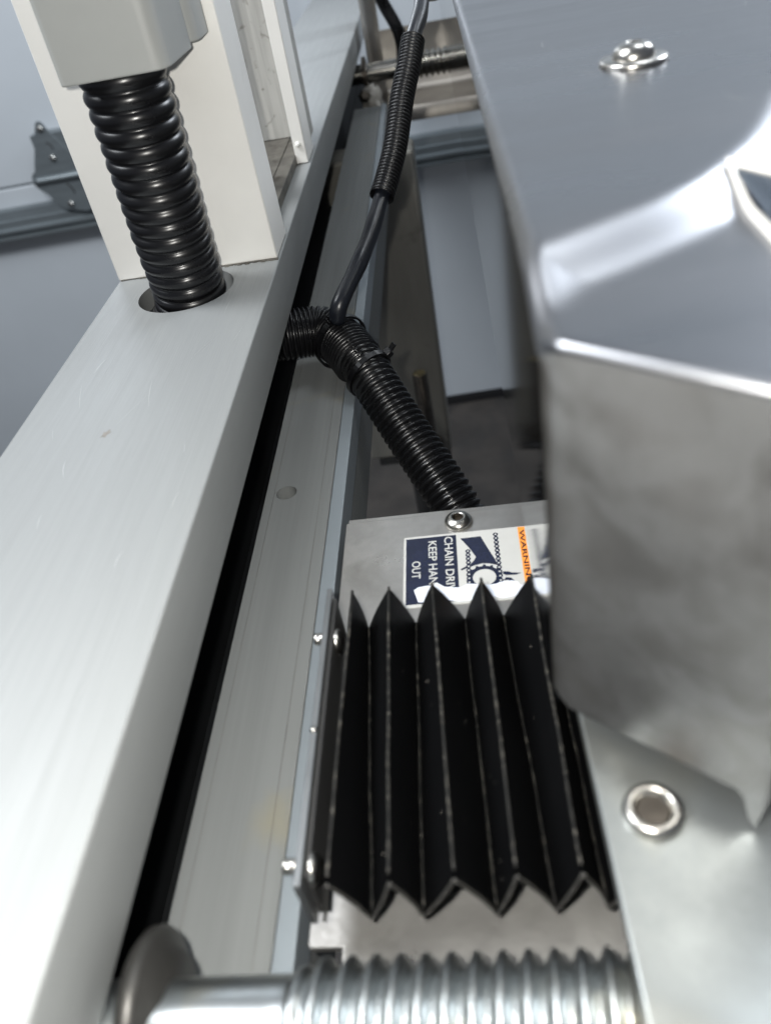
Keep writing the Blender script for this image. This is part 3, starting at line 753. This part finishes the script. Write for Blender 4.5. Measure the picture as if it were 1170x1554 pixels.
# front skirt: slightly dented sheet
bm = bmesh.new(); rows = []
fx = [x for x in xs if x < 0.16]
NZ = 24
for i, x in enumerate(fx):
    y = front_y(x)
    zt = cover_z(x, y) - rnd(x - X0, RR) - RF
    row = []
    cut_c = max(0, 0.0030 - (x - X0)) * 0.9
    zb = -0.1415 + cut_c
    if 0.0415 < x < 0.0452: zb -= 0.0095 * min(1, (x - 0.0415) / 0.002)
    for k in range(NZ + 1):
        z = zt + (zb - zt) * k / NZ
        den = 0.0010 * noise.noise(Vector((x * 45, z * 45, 2))) * min(1, k / 4) * min(1, (x - X0) / 0.006) * min(1, (NZ - k) / 4)
        row.append(bm.verts.new((x + FN.x * den, y + FN.y * den, z)))
    rows.append(row)
for a, b in zip(rows, rows[1:]):
    for j in range(NZ): bm.faces.new([a[j], a[j + 1], b[j + 1], b[j]])
bmesh.ops.recalc_face_normals(bm, faces=bm.faces)
obj('cover_front', bm, 'coverfront', cov, smooth=True, label='smudged dull front skirt of the cover, nearest the lens')
# domed bolt on the cover
bc = (0.0518, 0.2420, -0.0521)
w_ = obj('dome_bolt', lathe([(0.0046, 0.0010), (0.0056, 0.0013), (0.0057, 0.0020), (0.0049, 0.0036), (0.0034, 0.0046), (0.0020, 0.0049), (0.0018, 0.0040), (0.0002, 0.0038)], bc, (0, 0, 1), 32), 'bolt', cov, smooth=True, base=bc)
obj('washer', lathe([(0.0088, 0.0), (0.0091, 0.0005), (0.0086, 0.0013), (0.0060, 0.0016), (0.004, 0.0016)], bc, (0, 0, 1), 40), 'bolt', w_, smooth=True)
def scratches(name, parent, n, xr, yr, zf, length, material, seed, ang=(0, PI), wd=0.00008):
    rs = random.Random(seed); b = bmesh.new()
    for k in range(n):
        x = rs.uniform(*xr); y = rs.uniform(*yr); a = rs.uniform(*ang); l = length * rs.uniform(0.3, 1); w2 = wd * rs.uniform(0.5, 1.3)
        d = Vector((math.cos(a), math.sin(a))); nn = Vector((-d.y, d.x)) * w2; m_ = 5; L_ = []; R_ = []
        for i in range(m_ + 1):
            t_ = i / m_; px = x + d.x * l * t_ + nn.x * 6 * math.sin(t_ * 3); py = y + d.y * l * t_ + nn.y * 6 * math.sin(t_ * 3); f = math.sin(PI * (0.05 + 0.9 * t_))
            L_.append(b.verts.new((px + nn.x * f, py + nn.y * f, zf(px, py) + 0.00005))); R_.append(b.verts.new((px - nn.x * f, py - nn.y * f, zf(px, py) + 0.00005)))
        for i in range(m_): b.faces.new([R_[i], R_[i + 1], L_[i + 1], L_[i]])
    bmesh.ops.recalc_face_normals(b, faces=b.faces)
    return obj(name, b, material, parent, kind='stuff')
scratches('scratch_marks', cov, 22, (0.03, 0.12), (0.13, 0.30), cover_z, 0.012, 'scuff', 3)
scratches('scratch_marks', beam, 26, (-0.155, -0.09), (0.02, 0.32), lambda x, y: -0.137, 0.02, 'scuff', 5, ang=(1.2, 1.9), wd=0.00007)
# small framed window at the right edge
dsp = thing('display_window', 'small dark glass window with a pale frame on the cover at the right edge', 'window', (0.06, 0.13, -0.05))
WX, WY = 0.0500, 0.1540
def strip(x0, x1, y0, y1, lo, hi, n=24):
    """a thin strip bent to follow the cover, its top hi above the sheet"""
    b = bmesh.new(); rows = []
    alongx = (x1 - x0) > (y1 - y0)
    for i in range(n + 1):
        t_ = i / n; row = []
        for k in range(2):
            if alongx: x = x0 + (x1 - x0) * t_; y = (y0, y1)[k]
            else: y = y0 + (y1 - y0) * t_; x = (x0, x1)[k]
            for h_ in (lo, hi): row.append(b.verts.new((x, y, cover_z(x, y) + h_)))
        rows.append([row[0], row[1], row[3], row[2]])
    for p, q in zip(rows, rows[1:]):
        for k in range(4): b.faces.new([p[k], p[(k + 1) % 4], q[(k + 1) % 4], q[k]])
    b.faces.new(rows[0]); b.faces.new(rows[-1][::-1])
    bmesh.ops.recalc_face_normals(b, faces=b.faces)
    return b
obj('glass', strip(WX + 0.0006, 0.105, WY - 0.040, WY - 0.0006, 0.0002, 0.0006, 30), 'glass', dsp)
obj('frame_bar', strip(WX, 0.105, WY - 0.0014, WY, 0.0001, 0.0013), 'bezel', dsp)
obj('frame_bar', strip(WX, WX + 0.0009, WY - 0.040, WY - 0.00145, 0.0001, 0.0013), 'bezel', dsp)
